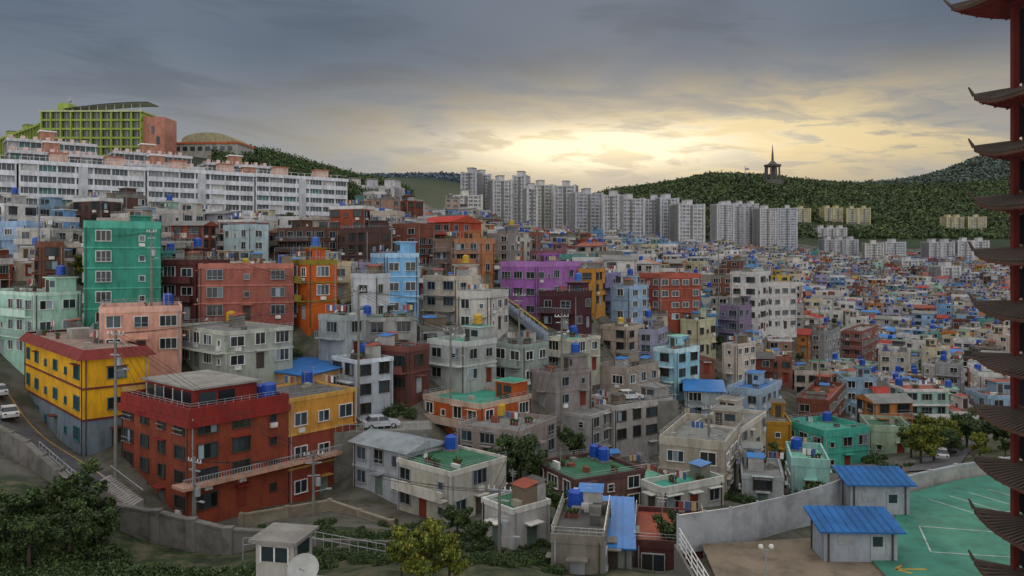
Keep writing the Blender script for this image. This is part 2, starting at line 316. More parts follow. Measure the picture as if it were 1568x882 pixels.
for h in HE:
    n,ul,uc,ur,vt,vb,D,al,wall,roof,o=h
    a=math.radians(al); ca,sa=math.cos(a),math.sin(a); c=P(uc,vb,D); ztop=P(uc,vt,D)[2]
    lu=(ul-U0)/F; ru=(ur-U0)/F
    A=(c[0]-lu*D)/max(.15,(lu*sa+ca)); 
    den=sa-ru*ca; B=(ru*D-c[0])/den if (ur-uc)>12 and den>.12 else 8.5
    A=min(max(A,3.),34); B=min(max(B,3.5),34)
    if ul>uc-12 and ur>uc+12: A=9
    H=ztop-c[2]
    cx=c[0]-ca*A/2+sa*B/2; cy=c[1]+sa*A/2+ca*B/2
    hero.append(dict(n=n,A=A,B=B,H=H,x=cx,y=cy,z=c[2],rz=-a,wall=wall,roof=roof,o=o,bb=(ul,ur,vt,vb,D)))
    ctrl.append((cx,cy,c[2]-.1))
# ---------------- terrain
def C(u,v,D): ctrl.append(P(u,v,D))
for t in [(-200,345,190),(-200,560,105),(-200,880,60),(0,345,195),(0,395,150),(0,604,103),(20,640,98),(85,702,86),(140,748,79),(200,790,76),
 (0,760,72),(0,882,60),(180,882,60),(60,800,66),(100,845,64),(200,865,66),(300,878,64),(380,882,62),(390,890,55),(450,800,77),(520,800,76),(560,850,64),(600,882,52),
 (150,345,205),(300,345,225),(450,345,245),(520,345,258),(530,400,170),
 (784,882,54),(700,850,62),(860,800,74),(600,668,96),(950,882,56),(1040,820,70),(1050,882,56),
 (784,410,230),(784,378,400),(784,362,600),(650,350,300),(600,325,350),(900,410,300),(900,385,450),(1000,410,380),(1000,378,620),(1080,385,620),
 (1200,389,900),(1200,425,480),(1150,440,300),(1300,388,1000),(1300,430,600),(1300,480,400),(1300,540,290),(1300,600,210),(1300,660,150),(1340,720,110),
 (1500,402,900),(1500,442,600),(1500,500,380),(1500,560,260),(1500,620,180),(1440,705,115),(1520,690,118),(1650,402,900),(1650,500,380),(1650,620,180),(1700,700,110),
 (880,300+60,1000),(930,298,1350),(1010,288,1380),(1090,270,1400),(1183,281,1300),(1290,288,1400),(1400,282,1500),(1440,268,1750),(1500,244,1800),(1568,240,1800),(1640,238,1850),(1750,230,1850),
 (930,378,1050),(1090,376,1050),(1300,340,1150),(1480,348,1150),(1480,310,1350),(1650,346,1150),(840,345,1300),
 (0,252,300),(120,242,300),(220,242,300),(330,236,340),(380,238,355),(430,248,370),(500,268,380),(560,284,390),(610,292,400),(-200,252,300),
 (-100,300,600),(300,300,600),(550,320,600),(700,345,900),(300,262,2500),(620,270,2500),(700,270,2600),(760,290,2600)]: C(*t)
for u in (900,1100,1300): ctrl.append(((u-U0)/F*2200,2200,70))
for u in (1500,1800): ctrl.append(((u-U0)/F*2600,2600,120))
for u in (-500,0,500,1000,1500,2200): ctrl.append(((u-U0)/F*5500,5500,60))
for u in (-400,400,1200,2000):
    ctrl.append(((u-U0)/F*22,22,-23.5)); ctrl.append(((u-U0)/F*4,4,-24))
for x,y in ((16,58),(22,50),(30,56),(36,70),(40,60),(53,78),(70,75),(60,50),(22,66),(28,68),(12,40),(30,40)): ctrl.append((x,y,-22.7))
ctrl=np.array(ctrl,float)
def feat(x,y):
    y=np.maximum(y,1.5); return np.stack([np.clip(x/y,-2.2,2.2)*2.0,np.log(y)],-1)
Q=feat(ctrl[:,0],ctrl[:,1])
def ker(a,b):
    d=((a[:,None,:]-b[None,:,:])**2).sum(-1); return np.sqrt(d+.03**2)
NQ=len(Q); Pm=np.c_[np.ones(NQ),Q]; sc=np.exp(Q[:,1])
M_=np.block([[ker(Q,Q)-np.diag(.003+0*sc),Pm],[Pm.T,np.zeros((3,3))]])
SOL=np.linalg.solve(M_,np.r_[ctrl[:,2]/sc,np.zeros(3)])
def tz(x,y):
    x=np.atleast_1d(np.asarray(x,float)); y=np.maximum(np.atleast_1d(np.asarray(y,float)),1.5); q=feat(x,y)
    out=[]
    for i in range(0,len(q),20000):
        qq=q[i:i+20000]; out.append(ker(qq,Q)@SOL[:NQ]+SOL[NQ]+qq@SOL[NQ+1:])
    return np.concatenate(out)*np.exp(q[:,1])
def T(x,y): return float(tz(x,y)[0])
ns=360; us=np.concatenate([np.linspace(-2.2,-.78,24)[:-1],np.linspace(-.78,.78,260),np.linspace(.78,2.2,24)[1:]]); ys=np.exp(np.linspace(math.log(2),math.log(5500),ns))
X=(us[None,:]*ys[:,None]); Y=np.repeat(ys[:,None],len(us),1); Zt=tz(X.ravel(),Y.ravel())
co=np.c_[X.ravel(),Y.ravel(),Zt]; nu=len(us)
ii,jj=np.meshgrid(np.arange(ns-1),np.arange(nu-1),indexing='ij'); a=(ii*nu+jj).ravel()
quads=np.c_[a,a+1,a+nu+1,a+nu]
def npmesh(name,co,quads,k=4):
    me=bpy.data.meshes.new(name); me.vertices.add(len(co)); me.vertices.foreach_set('co',co.astype(np.float32).ravel())
    me.loops.add(quads.size); me.loops.foreach_set('vertex_index',quads.astype(np.int32).ravel())
    me.polygons.add(len(quads)); me.polygons.foreach_set('loop_start',np.arange(0,quads.size,k,dtype=np.int32)); me.polygons.foreach_set('loop_total',np.full(len(quads),k,dtype=np.int32))
    me.update(calc_edges=True); me.validate(); return me
me=npmesh('ground',co,quads)
def groundmat(name,ramp,scale):
    m,nt,b=newmat(name);N=nt.nodes;L=nt.links; tc=N.new('ShaderNodeTexCoord'); n=N.new('ShaderNodeTexNoise'); n.inputs['Scale'].default_value=scale; n.inputs['Detail'].default_value=8; n.inputs['Roughness'].default_value=.7
    L.new(tc.outputs['Object'],n.inputs[0]); cr=N.new('ShaderNodeValToRGB'); L.new(n.outputs[0],cr.inputs[0]); e=cr.color_ramp.elements
    while len(e)>1: e.remove(e[0])
    e[0].position=ramp[0][0]; e[0].color=lin(ramp[0][1])
    for pos,c in ramp[1:]: x=e.new(pos); x.color=lin(c)
    L.new(cr.outputs[0],b.inputs['Base Color']); b.inputs['Roughness'].default_value=.95; return m
me.materials.append(groundmat('village_ground',[(.35,'#2a341e'),(.45,'#444436'),(.55,'#605c54'),(.65,'#50463a')],.12))
me.materials.append(groundmat('grass_ground',[(.38,'#18220f'),(.48,'#2a3818'),(.56,'#4a4830'),(.66,'#5c5442')],.45))
me.materials.append(groundmat('forest_floor',[(.35,'#1c2812'),(.6,'#2c3a1c')],.02))
cx=X[:-1,:-1].ravel(); cy=Y[:-1,:-1].ravel(); cu=cx/cy*F+U0
mi=np.zeros(len(cx),int)
mi[(cy>990)]=2; mi[(cy>265)&(cu<620)]=2; mi[(cy<76)&(cu<400)]=1; mi[(cy<74)&(cu<860)]=1; mi[(cy<60)&(cu<1000)]=1; mi[(cy<130)&(cu>1395)]=1
me.polygons.foreach_set('material_index',mi.astype(np.int32)); me.polygons.foreach_set('use_smooth',np.ones(len(mi),bool))
addobj('ground',me)
# ---------------- build heroes
for h in hero:
    rng=random.Random(int(h['x']*10)+99)
    mb=house(h['A'],h['B'],h['H'],rng,h['wall'],h['roof'],**h['o'])
    if h['n']=='red_brick_house':
        A,B,H=h['A'],h['B'],h['H']; red=p('#8c261c')
        mb.box(1.2,A-3.0,2.2,B-2,H+.06,H+2.3,red); mb.box(.8,A-2.6,1.8,B-1.6,H+2.3,H+2.5,p('#98948c','concrete'))
        for i in range(5): mb.box(1.6+i*2.0,3.3+i*2.0,2.13,2.2,H+.7,H+1.9,GLS[i%2]); mb.box(1.5+i*2,1.6+i*2,2.08,2.2,H+.6,H+2,WHITE)
        for i in range(2): mb.box(A-3,A-2.93,2.6+i*2.2,4.5+i*2.2,H+.7,H+1.9,GLS[1])
        z=H*.33; mb.box(A-1,A+1.3,-1.3,B+6.5,z,z+.3,p('#c49880'))
        y=-1.2
        while y<B+6.4: mb.box(A+1.2,A+1.25,y,y+.05,z+.3,z+1.1,METAL); y+=.3
        mb.box(A+1.19,A+1.26,-1.3,B+6.5,z+1.1,z+1.17,METAL)
        tank(mb,A-1.8,B-1.2,H+.06,.8,1.7,BLUE); tank(mb,A-3.8,B-1.0,H+.06,.7,1.3,BLUE)
        mb.box(-.3,A+.3,-.3,.1,H-.9,H-.2,red); mb.box(A-.1,A+.3,.1,B+.1,H-.9,H-.2,red)
    mb.obj(h['n'],(h['x'],h['y'],h['z']),h['rz'],(h['A']/2,h['B']/2,0))
# ---------------- generic houses
WH=p('#d4d2ce','trim')
roofs=[GRY,GRY,GRYD,GRN,GRN,TEAL,MINT,TERR,BLR,p('#98988f','roof'),p('#4c7c94','roof'),p('#7a5a50','roof')]
variants=[]
for i in range(72):
    rng=random.Random(100+i); fl=[1,2,2,3,3,4][i%6]; A=rng.uniform(5.4,8.6);B=rng.uniform(5.4,8.2)
    rt='flat' if rng.random()<.86 else rng.choice(['gable','shed']); 
    mb=house(A,B,fl*rng.uniform(2.55,2.8),rng,OBJW,rng.choice(roofs) if rt=='flat' else rng.choice([BLR,TERR,p('#a83020','roof'),GRY,GRYD]),trim=rng.choice([OBJW,OBJW,WH,CONC]),fl=fl,rt=rt,gh=1.1)
    variants.append((mb.mesh('house_v%d'%i,(A/2,B/2,0)),A,B,fl))
pal=[('#d0ccc4',14),('#c0bcb4',9),('#b8aca0',9),('#c4b29c',7),('#ccc0a0',6),('#a4a4a0',5),('#bca094',5),('#a07866',4),('#8c5644',4),('#98482e',3.5),('#703a2c',3),('#94b4cc',6),('#70a0cc',3.5),('#60a498',3.5),('#a0c8b4',4),('#988cb0',2),('#c07838',2.2),('#ccaa44',1.8),('#d08c78',3.2),('#dedcd8',7),('#5c4038',2.4),('#3c84b8',1.4),('#acaabc',4)]
pc=[lin(a) for a,b in pal]; pw_=[b for a,b in pal]
rng=random.Random(5)
cands=[]
row=0; y=86.0
while y<940:
    s=7.5 if y<260 else (8.6 if y<450 else 9.8)
    x=(-40-U0)/F*y + (row%2)*s/2
    while x<(1640-U0)/F*y:
        cands.append((x+rng.uniform(-.9,.9),y+rng.uniform(-.9,.9))); x+=s*rng.uniform(.95,1.12)
    y+=s*1.03; row+=1
cz=tz([c[0] for c in cands],[c[1] for c in cands])
hd=[(h['x'],h['y'],max(h['A'],h['B'])*.5,*h['bb']) for h in hero]
treespots=[]
placed=0
for (x,y),z in zip(cands,cz):
    u=x/y*F+U0
    if u<560: mx=188
    elif u<690: mx=320
    elif u<1090: mx=585
    else: mx=925
    if y>mx: continue
    mn=91 if u<1000 else (88 if u<1250 else 112)
    if 1380<u and y<150: 
        if y>mn and rng.random()<.6: treespots.append((x,y,z)); 
        continue
    if y<mn: continue
    if y<110 and u<190: continue
    r=2.9
    if any((x-a)**2+(y-b)**2<(r+c)**2 for a,b,c,*_ in hd): continue
    if rng.random()<.07: treespots.append((x,y,z)); continue
    order=[3,2,1] if rng.random()<.45 else [2,3,1]
    if rng.random()<.12: order=[4]+order
    if y>240 and rng.random()<.5: order=[2,1]
    ok=None
    for fl in order:
        top=V0-(z+fl*2.75+1)*F/y; hw=4*F/y
        bad=False
        for a,b,c,ul,ur,vt,vb,D in hd:
            if D>y-3:
                ov=min(ur,u+hw)-max(ul,u-hw)
                if ov>.2*min(ur-ul,2*hw) and top<vb-.35*(vb-vt) and -(z)*F/y+V0>vt: bad=True;break
        if not bad: ok=fl;break
    if not ok: continue
    me,A,B,fl=rng.choice([v for v in variants if v[3]==ok])
    yaw=-.55+.5*math.sin(x*.013+1)+.45*math.sin(y*.017+x*.004)+rng.uniform(-.12,.12)
    o=addobj('house',me,(x,y,z-.1),yaw); c=rng.choices(pc,pw_)[0]; k=rng.uniform(.82,1.05); o.color=(c[0]*k,c[1]*k,c[2]*k,1)
    placed+=1
print('houses',placed)
# ---------------- grid blocks (apartments)
def grid_block(A,B,H,fl,bay,wall,gl,fin=.5,band=.9,fw=.35,panels=None,rng=R,caps=True):
    mb=MB(); fh=H/fl; mb.box(0,A,0,B,-12,0,CONC); mb.box(0,A,0,B,0,H,wall)
    for sd in range(4):
        L=A if sd%2==0 else B
        nb=max(1,round(L/bay)); bw=L/nb
        if sd%2==1: 
            for f in range(fl):
                fbox(mb,sd,A,B,L*.4,L*.4+1.2,0,.03,f*fh+1,f*fh+2.2,gl)
            continue
        for f in range(fl):
            for b in range(nb):
                g=gl if not panels or rng.random()<.5 else rng.choice(panels)
                fbox(mb,sd,A,B,b*bw+fw/2,(b+1)*bw-fw/2,0,.04,f*fh+band,(f+1)*fh-.05,g)
                if bay>2.5:
                    for q in (.25,.5,.75) if bay>4 else (.5,): fbox(mb,sd,A,B,(b+q)*bw-.05,(b+q)*bw+.05,.0,.1,f*fh+band,(f+1)*fh-.05,WHITE)
            fbox(mb,sd,A,B,0,L,0,fin,f*fh-.03,f*fh+band,wall)
        for b in range(nb+1):
            x=min(max(b*bw,fw/2),L-fw/2)
            fbox(mb,sd,A,B,x-fw/2,x+fw/2,0,fin-.1 if bay>4 else fin+.15,0,H,wall)
    if caps:
        mb.box(-.3,A+.3,-fin-.3,B+fin+.3,H,H+.9,wall)
        x=A*.15
        while x<A-6: mb.box(x,x+5,B*.2,B*.8,H+.9,H+4.2,wall); mb.box(x-.2,x+5.2,B*.2-.2,B*.8+.2,H+4.2,H+4.5,CONC); x+=max(14,A*.35)
    return mb
SLW=p('#dadde2'); SG=glass('#3a4448',.3)
panels=[p('#5a8480','panel'),p('#808898','panel'),p('#a0a4a8','panel'),p('#5c6468','panel'),p('#ccccc8','panel')]
x0,y0,x1,y1=-152,184,-54,258; Ltot=math.hypot(x1-x0,y1-y0); ang=math.atan2(y1-y0,x1-x0)
for i in range(4):
    t0=i/4; Lx=Ltot/4-.5
    mb=grid_block(Lx,11,15.2-i*.35,5,4.4,SLW,SG,.7,1.3,.4,panels,random.Random(i),caps=False)
    H=15.2-i*.35
    mb.box(-.3,Lx+.3,-1,11.6,H,H+1.0,SLW)
    for k in range(int(Lx/2.2)): mb.box(k*2.2+.2,k*2.2+.3,-.5,-.4,H+1,H+1.9,WHITE)
    mb.box(0,Lx,-.48,-.42,H+1.9,H+1.96,WHITE)
    mb.box(Lx*.45,Lx*.45+2.2,-.95,-.0,0,H,p('#c0c4c8'))
    for k in (.25,.7): mb.box(Lx*k,Lx*k+4,3,7,H+1,H+3.6,p('#c8a898')); mb.box(Lx*k-.3,Lx*k+4.3,2.7,7.3,H+3.6,H+3.9,p('#a86850'))
    mb.obj('apartment_block',(x0+(x1-x0)*t0,y0+(y1-y0)*t0,8.2+i*.5),ang)
pk=p('#d8b8b0')
for j,(dy,top) in enumerate([(26,30.5),(44,36)]):
    for i in range(4):
        Lx=24; bx=x0+(x1-x0)*(i/4.2)-dy*math.sin(ang)*.9; by=y0+(y1-y0)*(i/4.2)+dy*math.cos(ang)
        H=14; mb=grid_block(Lx,10,H,5,3.2,p('#c4c2c2'),SG,.4,1.1,.3,panels,random.Random(20+i+j*5),caps=False)
        mb.box(-.3,Lx+.3,-.9,10.5,H,H+.9,p('#ccccce')); 
        for k in range(7):
            mb.box(k*3.3+.4,k*3.3+1.5,1,2.1,H+.9,H+2.1,pk); mb.box(k*3.3+.4,k*3.3+2.5,5,7,H+.9,H+1.9,p('#b89088'))
        for k in range(14): mb.box(k*1.7,k*1.7+.1,-.6,-.5,H+.9,H+1.7,WHITE)
        mb.box(9,13,3,7,H+.9,H+4.1,p('#b08068')); mb.box(8.6,13.4,2.6,7.4,H+4.1,H+4.5,WHITE)
        mb.obj('apartment_block',(bx,by,top-H-i*1.6),ang)
# school
LIME=p('#98a84c'); SG2=glass('#3c4838')
a=P(64,240,300); W=154/F*300; H=P(64,172,300)[2]-a[2]
mb=grid_block(W,14,H,5,4.0,LIME,SG2,fin=.9,band=.7,fw=.5,caps=False)
mb.box(-.5,W+.5,-1.3,14.5,H,H+.6,p('#b4bc8c'))
k=10
for i in range(k):
    t0=i/k;t1=(i+1)/k; f=lambda t:H+1.5+2.6*math.sin(t*1.6)
    xa=8+t0*(W-6); xb=8+t1*(W-6); mb.poly([(xa,0,f(t0)),(xb,0,f(t1)),(xb,10,f(t1)),(xa,10,f(t0))],METAL); mb.poly([(xa,10,f(t0)-.2),(xb,10,f(t1)-.2),(xb,0,f(t1)-.2),(xa,0,f(t0)-.2)],METAL)
    mb.box(xa,xa+.2,.5,.7,H+.6,f(t0)-.2,METAL)
mb.box(5,9,2,8,H+.6,H+4,LIME); mb.tube((8,5,H+4),(8,5,H+7.5),.12,.05,METAL); mb.tube((8,5,H+5),(8,5,H+6),.9,.7,METAL,8)
mb.box(W+.0,W+8,1,12,-12,H-1.5,p('#b87c68')); mb.box(W+3,W+4.2,.9,1,H-8,H-5,SG); mb.box(W+5,W+6.2,.9,1,H-12,H-9,SG)
mb.obj('green_school_building',a,0)
mb=grid_block(70,12,50-16,5,4.0,LIME,SG2,.9,.7,.5,caps=True); e=P(64,182,300)
an=math.atan2(-40,42)
mb.obj('green_school_building',(e[0]-70*math.cos(an)-.5,e[1]-70*math.sin(an)+1,15.5),an)
mb=MB(); a=P(250,236,325); W=118/F*325; mb.box(0,W,0,16,-8,4.0,p('#a8a49c')); mb.box(-.4,W+.4,-.4,16.4,4.0,4.8,p('#b86038'))
for i in range(12):
    t0=math.pi*i/12;t1=math.pi*(i+1)/12; cxx=W*.58; r=W*.34
    q=lambda t:(cxx-r*math.cos(t),4.8+4.0*abs(math.sin(t))**.8)
    (xa,za),(xb,zb)=q(t0),q(t1); mb.poly([(xa,0,za),(xb,0,zb),(xb,16,zb),(xa,16,za)],p('#90906c','roof')); mb.poly([(xa,0,4.8),(xb,0,4.8),(xb,0,zb),(xa,0,za)],p('#a8a080'))
for i in range(9): mb.box(2+i*3.2,4+i*3.2,-.05,0,1.2,3.0,SG)
mb.obj('domed_hall',a,-.08)
# centre apartment towers
TG=glass('#6c747e',.3)  # paler tower glass, distance haze put into its colour
def tower(u0,u1,vt,vb,D,rz,wall,B=12,nm='apartment_tower'):
    a=P(u0,vb,D); W=(u1-u0)/F*D/math.cos(rz)*.97; H=P(u0,vt,D)[2]-a[2]; fl=max(3,round(H/2.8))
    mb=grid_block(W,B,H,fl,3.6,wall,TG,.35,1.1,.8,caps=False)
    n=max(1,int(W/13))
    for i in range(n+1):
        x=i*W/n; mb.box(max(0,x-1.6),min(W,x+1.6),-1.2,B+1.1,-5,H+1.5,wall)
    for i in range(n): x=(i+.5)*W/n; mb.box(x-2.5,x+2.5,2,B-2,H,H+4.5,wall); mb.box(x-2.8,x+2.8,1.7,B-1.7,H+4.5,H+5,CONC); mb.box(x-.8,x+.8,-.9,0,0,H,CONC)
    mb.box(0,W,-.4,B,H,H+.8,wall)
    mb.obj(nm,a,rz)
for t in [(688,740,300,352,560,.25),(706,732,266,352,640,-.35),(730,752,268,352,660,.5),(754,785,277,358,630,.35),(785,806,271,360,640,-.3),
 (806,824,290,364,600,.2),(815,848,284,362,650,.3),(848,882,286,362,640,-.25),(880,926,297,366,620,.3),(924,948,301,366,600,-.4),(946,990,305,372,620,.3),(986,1014,307,372,640,-.3),
 (1010,1042,305,372,630,.3),(1038,1084,314,376,610,.35),(736,790,286,350,720,.1),(800,860,296,352,720,-.1),(860,930,302,356,720,.15),(930,1010,314,360,720,.1),
 (1097,1127,314,386,880,.3),(1120,1164,316,382,900,.3),(1163,1192,320,384,890,.35),(1190,1219,320,384,900,-.3),(1108,1165,313,380,940,.1),(1165,1215,326,380,950,.1),
 (1217,1244,320,345,1120,.2),(1262,1294,319,338,1140,.2),(1296,1331,320,340,1140,-.2),(1449,1480,333,352,1130,.2),(1482,1508,333,352,1130,-.2),(1252,1300,350,362,1060,.1),
 (1262,1318,368,396,900,.1),(1324,1352,374,402,860,-.2),(1355,1391,372,402,870,.2),(1422,1466,372,404,860,.15),(1466,1513,370,402,870,-.1),
 (530,558,288,318,350,.3),(560,582,289,318,355,.3),(584,606,290,318,350,-.2),
 (1172,1206,400,425,560,.3),(1207,1240,404,432,520,.2),(1440,1475,410,432,600,.2),(1380,1410,400,415,750,.2)]:
    tower(*t,wall=R.choice([p('#c4c2c2'),p('#b8b8bc'),p('#ccc8c0'),p('#c0c2c6')]) if t[4]<1100 else p('#c0b68c'))  # greyer walls, distance haze toned into the paint
# monument tower
mb=MB(); MC=p('#5c5852','stone')
mb.tube((0,0,-6),(0,0,4),17,16,MC,16)
for i in range(9):
    t=2*math.pi*i/9; mb.tube((12*math.cos(t),12*math.sin(t),4),(11*math.cos(t),11*math.sin(t),27),1.5,1.3,MC,6)
mb.tube((0,0,4),(0,0,27),4,4,MC,10)
mb.tube((0,0,26),(0,0,29),13.5,14,MC,16); mb.tube((0,0,29),(0,0,35),9,3,MC,12); mb.tube((0,0,35),(0,0,48),2.2,1.6,MC,8); mb.tube((0,0,48),(0,0,62),1.3,.3,MC,6)
a=P(1183,281,1300); mb.obj('monument_tower',(a[0],a[1],a[2]+2))
mb=MB(); mb.tube((0,0,-4),(0,0,30),.8,.5,METAL,6); mb.box(.5,7,-.1,.1,22,26,p('#b0b0c0','cloth')); a=P(1141,280,1360); mb.obj('flagpole',a)
# ---------------- leaves
def leafmass(name,cent,rad,nl,size,mat,seed=0,flat=.8):
    g=np.random.default_rng(seed); cent=np.asarray(cent,float); N_=len(cent)*nl
    c=np.repeat(cent,nl,0); r=np.repeat(np.asarray(rad,float),nl)
    d=g.normal(size=(N_,3)); d/=np.linalg.norm(d,axis=1)[:,None]; rr=r*g.uniform(.55,1.05,N_)
    ph=np.repeat(g.uniform(0,6,len(cent)),nl); rr*=1+.25*np.sin(3*np.arctan2(d[:,1],d[:,0])+ph)+.15*np.sin(5*d[:,2]+ph*2)
    pos=c+d*rr[:,None]*np.array([1,1,flat])
    t=g.normal(size=(N_,3)); t/=np.linalg.norm(t,axis=1)[:,None]; b=np.cross(t,d+.4*g.normal(size=(N_,3))); b/=np.linalg.norm(b,axis=1)[:,None]
    s=(size*g.uniform(.6,1.3,N_))[:,None]
    v=np.stack([pos-t*s-b*s*.3,pos+b*s*.7,pos+t*s+b*s*.1,pos-b*s*.8],1).reshape(-1,3)
    me=npmesh(name,v,np.arange(N_*4).reshape(-1,4)); me.materials.append(mat); return me
g=np.random.default_rng(3)
yy=np.exp(g.uniform(math.log(1010),math.log(1950),15500)); uu=g.uniform(860,1640,15500); xx=(uu-U0)/F*yy; zz=tz(xx,yy)
k=(zz>22); c=np.c_[xx,yy,zz+2][k]
bl=[P(u,300,D)[:2] for u,D in ((1278,1140),(1313,1140),(1465,1130),(1495,1130),(1230,1120),(1275,1060))]
kk=np.array([min((q[0]-x)**2+(q[1]-y-3)**2 for x,y in bl)>24**2 for q in c]); c=c[kk]
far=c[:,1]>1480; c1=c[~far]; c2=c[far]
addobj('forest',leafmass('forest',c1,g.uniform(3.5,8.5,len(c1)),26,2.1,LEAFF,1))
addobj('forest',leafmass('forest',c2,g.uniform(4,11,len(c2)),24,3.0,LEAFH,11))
yy=g.uniform(300,440,900); uu=g.uniform(330,625,900); xx=(uu-U0)/F*yy; zz=tz(xx,yy); k=(zz>22); c=np.c_[xx,yy,zz+2.2][k]
addobj('forest',leafmass('forest',c,g.uniform(1.8,3.8,len(c)),150,.5,LEAF,2))
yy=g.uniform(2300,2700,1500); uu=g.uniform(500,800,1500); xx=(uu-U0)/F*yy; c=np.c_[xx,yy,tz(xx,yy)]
addobj('forest',leafmass('forest',c,g.uniform(8,13,len(c)),20,5,foliage('far_haze_leaf','#44545c','#4e5e68','#5a6c78'),4))  # blue-grey ridge leaves, aerial haze put into the leaf colour
# individual trees
def treemesh(i,h=6,mat=LEAF,nl=260,leaf=.15):
    rg=random.Random(i); mb=MB(); cs=[];rs=[]
    pz=Vector((0,0,-1)); q=Vector((rg.uniform(-.2,.2),0,h*.4)); mb.tube(pz,q,.22,.15,BARK)
    for k in range(13):
        a=k*2.4; l=h*rg.uniform(.12,.36); e=q+Vector((math.cos(a)*l,math.sin(a)*l,h*rg.uniform(-.05,.5)))
        mb.tube(q,e,.09,.03,BARK,5); cs.append(tuple(e)); rs.append(h*rg.uniform(.08,.16))
        m2=(q+e)/2+Vector((rg.uniform(-.3,.3)*2,rg.uniform(-.3,.3)*2,.3)); cs.append(tuple(m2)); rs.append(h*rg.uniform(.06,.12))
    m1=mb.mesh('t'); m2=leafmass('l',cs,rs,nl,leaf,mat,i)
    n1=len(m1.vertices); 
    v=[tuple(a.co) for a in m1.vertices]+[tuple(a.co) for a in m2.vertices]
    f=[tuple(pp.vertices) for pp in m1.polygons]+[tuple(x+n1 for x in pp.vertices) for pp in m2.polygons]
    mm=bpy.data.meshes.new('tree'); mm.from_pydata(v,[],f); mm.materials.append(BARK); mm.materials.append(mat)
    mm.polygons.foreach_set('material_index',[0]*len(m1.polygons)+[1]*len(m2.polygons)); return mm
TM=[treemesh(i) for i in range(4)]; TY=[treemesh(10+i,mat=LEAFY) for i in range(2)]
BUSH=leafmass('shrub',[(0,0,.3),(.8,.3,.2),(-.7,.2,.3),(.2,-.6,.2),(.5,.9,.1),(-.5,-.5,.4)],[.6,.45,.5,.4,.4,.35],200,.09,LEAF,9)
def tree(x,y,s=1,ms=None,z=None,nm='tree'):
    o=addobj(nm,R.choice(ms or TM),(x,y,T(x,y) if z is None else z),R.uniform(0,6)); o.scale=(s*R.uniform(.9,1.15),s*R.uniform(.9,1.15),s)
for x,y,z in treespots: tree(x,y,R.uniform(.5,.9) if y<300 else R.uniform(.8,1.4),TM if R.random()<.75 else TY,z)
def treeat(u,vtop,vbase,D,ms=None):
    x,y,z=P(u,vbase,D); z2=T(x,y); h=P(u,vtop,D)[2]-z2; hm=(vbase-vtop)/F*D; h=min(max(h,1.5),hm*1.35); tree(x,y,h/5.6,ms,z2)
for a in [(20,748,840,64),(70,742,840,66),(122,720,835,68),(-5,770,845,60),(105,785,850,62),(150,770,850,66),(45,790,860,60),(648,803,900,50,TY),(615,825,900,52,TY),(688,825,900,51,TY),(788,666,735,90),(765,690,740,89),(812,676,735,90),
 (700,775,835,70),(852,745,800,76),(1035,790,850,64),(735,800,850,64),
 (1410,650,720,112,TY),(1450,640,715,120,TY),(1480,630,700,125),(1430,660,720,113,TY),(1510,640,700,118),(1540,670,720,110),(1395,655,705,122),(1500,665,725,108,TY),
 (870,348,372,420),(38,318,345,185),(65,318,345,187),(12,320,345,183),(180,318,345,200),(220,320,346,205),(288,318,346,218),(350,320,345,228),(410,324,346,235),(95,322,345,190),(140,322,345,196),(440,325,346,240),
 (878,660,700,104),(585,470,500,118),(730,485,512,122),(1225,540,575,210),(1200,680,720,108),(820,445,470,155),(745,580,615,106)]: treeat(*a)
def shrub(u,D,s):
    x=(u-U0)/F*D; o=addobj('shrub',BUSH,(x,D,T(x,D)),R.uniform(0,6)); o.scale=(s,s,s)
for i in range(200): u=R.uniform(-20,400); shrub(u,R.uniform(50,69 if u<170 else 62),R.uniform(.6,1.4))
for i in range(170): shrub(R.uniform(390,900),R.uniform(57,77),R.uniform(.3,.9))
for i in range(420):
    u=R.uniform(0,1400);D=R.uniform(92,200); x=(u-U0)/F*D
    if any((x-a)**2+(D-b)**2<(c*.9)**2 for a,b,c,*_ in hd): continue
    shrub(u,D,R.uniform(.6,1.6))
# ---------------- retaining wall
def wallpoly(name,pts,hgt,th,m,cap=None,pil=3.5):
    mb=MB()
    for i in range(len(pts)-1):
        a=Vector(pts[i]);b=Vector(pts[i+1]); d=(b-a); L=math.hypot(d.x,d.y); nrm=Vector((d.y,-d.x,0)).normalized()*th/2
        for (o0,za,zb,mm) in ((1,-hgt,0,m),(1.35,0,.2,cap or m)):
            q=[a-nrm*o0,a+nrm*o0,b+nrm*o0,b-nrm*o0]; k=len(mb.v)
            mb.v+=[(c.x,c.y,c.z+za) for c in q]+[(c.x,c.y,c.z+zb) for c in q]
            mb.f+=[(k,k+1,k+2,k+3),(k+7,k+6,k+5,k+4),(k+4,k+5,k+1,k),(k+5,k+6,k+2,k+1),(k+6,k+7,k+3,k+2),(k+7,k+4,k,k+3)]; mb.m+=[mb.mi(mm)]*6
        n=max(1,int(L/pil))
        for j in range(n+1):
            c=a+d*(j/n); e=th*.8+.002*j+.003*i; mb.box(c.x-e,c.x+e,c.y-e,c.y+e,c.z-hgt,c.z+.3+.003*j+.002*i,m)
    return mb.obj(name)
STW=p('#74706a','concrete',.9,.65)
wallpoly('retaining_wall',[P(-30,640,88),P(40,678,82),P(90,722,77),P(140,768,73),P(240,785,72),P(350,812,70),P(470,818,72)],6.0,.5,STW)
wallpoly('garden_wall',[P(370,790,78),P(505,768,82),P(600,800,76)],2.5,.3,p('#8c8270','concrete'))
wallpoly('garden_wall',[P(480,828,68),P(600,832,68),P(690,850,63)],1.8,.25,STW)
